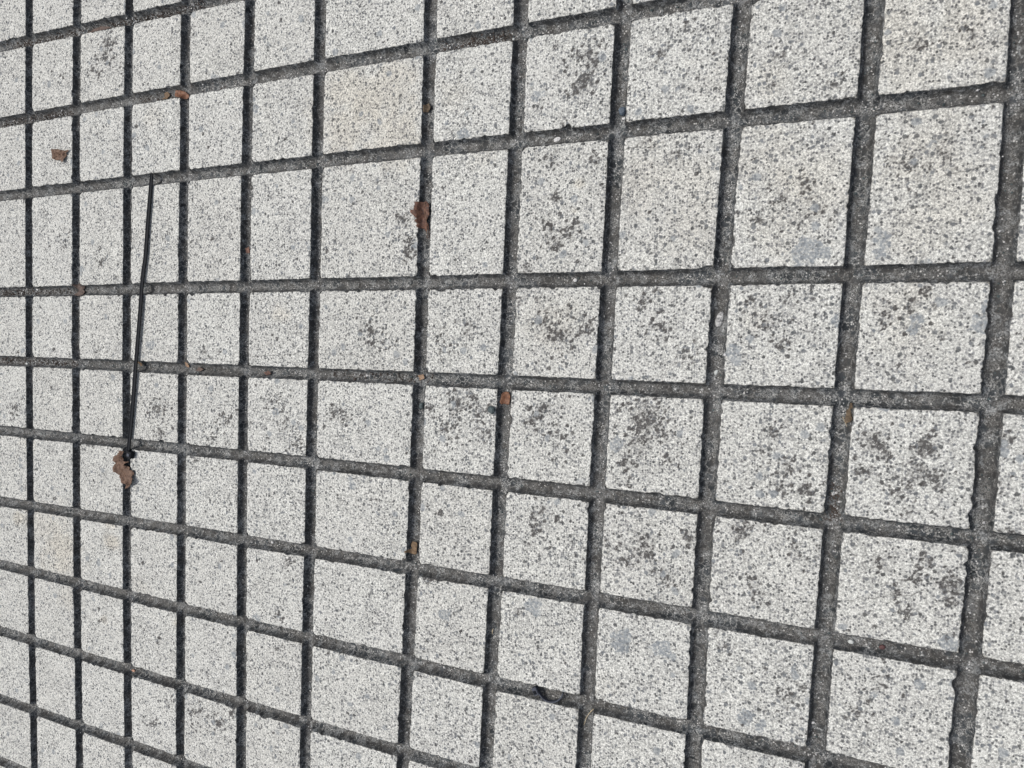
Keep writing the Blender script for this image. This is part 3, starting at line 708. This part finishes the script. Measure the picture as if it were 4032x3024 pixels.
stone('pale grey green pebble at a crossing in the lower right', 3350, 2533, 24, 18, STONE['pale'], 7)
stone('red brown pebble in the groove to the right of the pale grey green one', 3475, 2554, 27, 20, STONE['red'], 8)
stone('small white chip low in the upright groove near the bottom right', 3201, 2853, 16, 9, STONE['white'], 9, 'stone_chip', .5, .5, 'stone chip', True)
stone('dark blue grey pebble in an upright groove near the top, above a crossing', 2449, 437, 31, 36, STONE['blue'], 10, flat=.7)
stone('pale pebble touching the lower side of the dark blue grey pebble', 2453, 463, 16, 10, STONE['white'], 11)
stone('dark green grey stone on the groove lip lower left of the orange brown scrap', 1948, 1612, 26, 34, STONE['dark'], 12, 'stone_chip', .7, .3, 'stone chip', True)
stone('dark green grey stone chip in the groove left of the one on the lip', 1655, 1598, 22, 24, STONE['dark'], 13, 'stone_chip', .7, .9, 'stone chip', True)
stone('peach pebble at a groove crossing in the lower left', 517, 2645, 14, 10, plain('peach_stone', (.35, .18, .11), (.55, .34, .24), 400), 14)
stone('tiny white pebble at the groove crossing above the dark stained square near the top', 2016, 149, 10, 10, STONE['pale'], 15)
stone('small yellow white pebble at the far left of a level groove', 97, 1432, 9, 9, STONE['pale'], 16)
stone('tiny white pebble on the right lip of the groove between flake and oval pebble', 2858, 1396, 12, 12, STONE['white'], 17)
stone('tiny white pebble near the left end of a level groove above the leaf scrap', 138, 1140, 8, 8, STONE['white'], 18)
stone('small white pebble in the far lower left slanting groove, beside a dark gap', 1064, 2138, 10, 12, STONE['white'], 19)
def straw(label, pts_, r=.00045, group='straws in the grooves'):
    pp = []
    for k, (x, y) in enumerate(pts_):
        q = px(x, y, -.006); pp.append((q[0], q[1], gz(*q) * .85 + .0012))
    c = Vector(pp[0]); c.z = 0
    o = tube('straw', [tuple(Vector(p) - c) for p in pp], r, M_STRAW); o.location = c
    return tag(o, label, 'straw', group)
straw('bent pale straw at the crossing right of the curled broken cable tie', [(2338, 2790), (2328, 2800), (2318, 2812), (2306, 2830), (2303, 2842), (2298, 2856)])
straw('short reddish straw in an upright groove in the lower middle', [(1940, 2478), (1937, 2488), (1938, 2498)], .0006)
straw('fine pale straw beside the olive brown leaf scrap at the right', [(3318, 1642), (3327, 1662), (3335, 1680)], .0003)

# ------------------------------------------------------------------ loose grit and soil crumbs in the cuts (uncountable)
def grit(name, m, n, smin, smax, label, seed, segs=None, spread=.55):
    rnd = random.Random(seed); V_ = []; F = []
    base = [(0, 0, 1), (1, 0, 0), (0, 1, 0), (-1, 0, 0), (0, -1, 0), (0, 0, -1)]
    bf = [(0, 1, 2), (0, 2, 3), (0, 3, 4), (0, 4, 1), (5, 2, 1), (5, 3, 2), (5, 4, 3), (5, 1, 4)]
    for _ in range(n):
        if segs:
            s = rnd.choices(segs, weights=[q[4] for q in segs])[0]
            t = rnd.random(); x, y = px(s[0] + (s[2] - s[0]) * t, s[1] + (s[3] - s[1]) * t, -.006)
            horiz = abs(s[2] - s[0]) > abs(s[3] - s[1])
            if horiz:
                d = V[:, 0] * x * x + V[:, 1] * x + V[:, 2]; y = float(d[np.abs(d - y).argmin()]) + rnd.gauss(0, 1) * AV * spread * .6
            else:
                d = U[:, 0] * y * y + U[:, 1] * y + U[:, 2]; x = float(d[np.abs(d - x).argmin()]) + rnd.gauss(0, 1) * AU * spread * .6
        elif rnd.random() < .5:
            i = rnd.randrange(NEXT, NEXT + 12); y = rnd.uniform(-.72, .5); x = U[i, 0] * y * y + U[i, 1] * y + U[i, 2] + rnd.gauss(0, 1) * AU * spread * .6
        else:
            j = rnd.randrange(NEXT, NEXT + 10); x = rnd.uniform(-1.22, .16); y = V[j, 0] * x * x + V[j, 1] * x + V[j, 2] + rnd.gauss(0, 1) * AV * spread * .6
        z = gz(x, y)
        if z > -.004: continue
        r = rnd.uniform(smin, smax) * (1 + rnd.random() ** 4); a = rnd.uniform(0, 6.28); k = len(V_)
        for b_ in base:
            q = (b_[0] * r * rnd.uniform(.6, 1.3), b_[1] * r * rnd.uniform(.6, 1.3), b_[2] * r * rnd.uniform(.4, .9))
            V_.append((x + q[0] * math.cos(a) - q[1] * math.sin(a), y + q[0] * math.sin(a) + q[1] * math.cos(a), z + r * .5 + q[2]))
        F += [tuple(k + q for q in f) for f in bf]
    o = mesh_obj(name, V_, F, m); tag(o, label, 'grit', kind='stuff'); return o
grit('pale_grit', STONE['white'], 3600, .00025, .0007, 'fine pale grit scattered along the bottoms of the grooves', 31)
grit('dark_grit', STONE['dark'], 4200, .0003, .0009, 'fine dark grit scattered along the bottoms of the grooves', 32)
soil = plain('soil', (.035, .027, .022), (.10, .078, .065), 700, .9)
SEG = [(0, 190, 330, 110, 3), (330, 110, 800, 20, 3), (0, 490, 300, 440, 2), (540, 400, 900, 330, 1.5), (0, 1150, 300, 1140, 2), (0, 1420, 300, 1430, 2), (1720, 160, 2010, 110, 1.5), (1300, 1480, 1700, 1500, .7), (3250, 1900, 3240, 2050, .6)]
grit('soil_crumbs', soil, 3600, .0004, .0010, 'dark brown soil crumbs packed into the grooves, most in the upper left', 33, SEG, .75)
grit('white_crumbs', STONE['white'], 260, .0005, .0010, 'white stone crumbs lying on the soil in the upper left grooves', 34, SEG, .5)
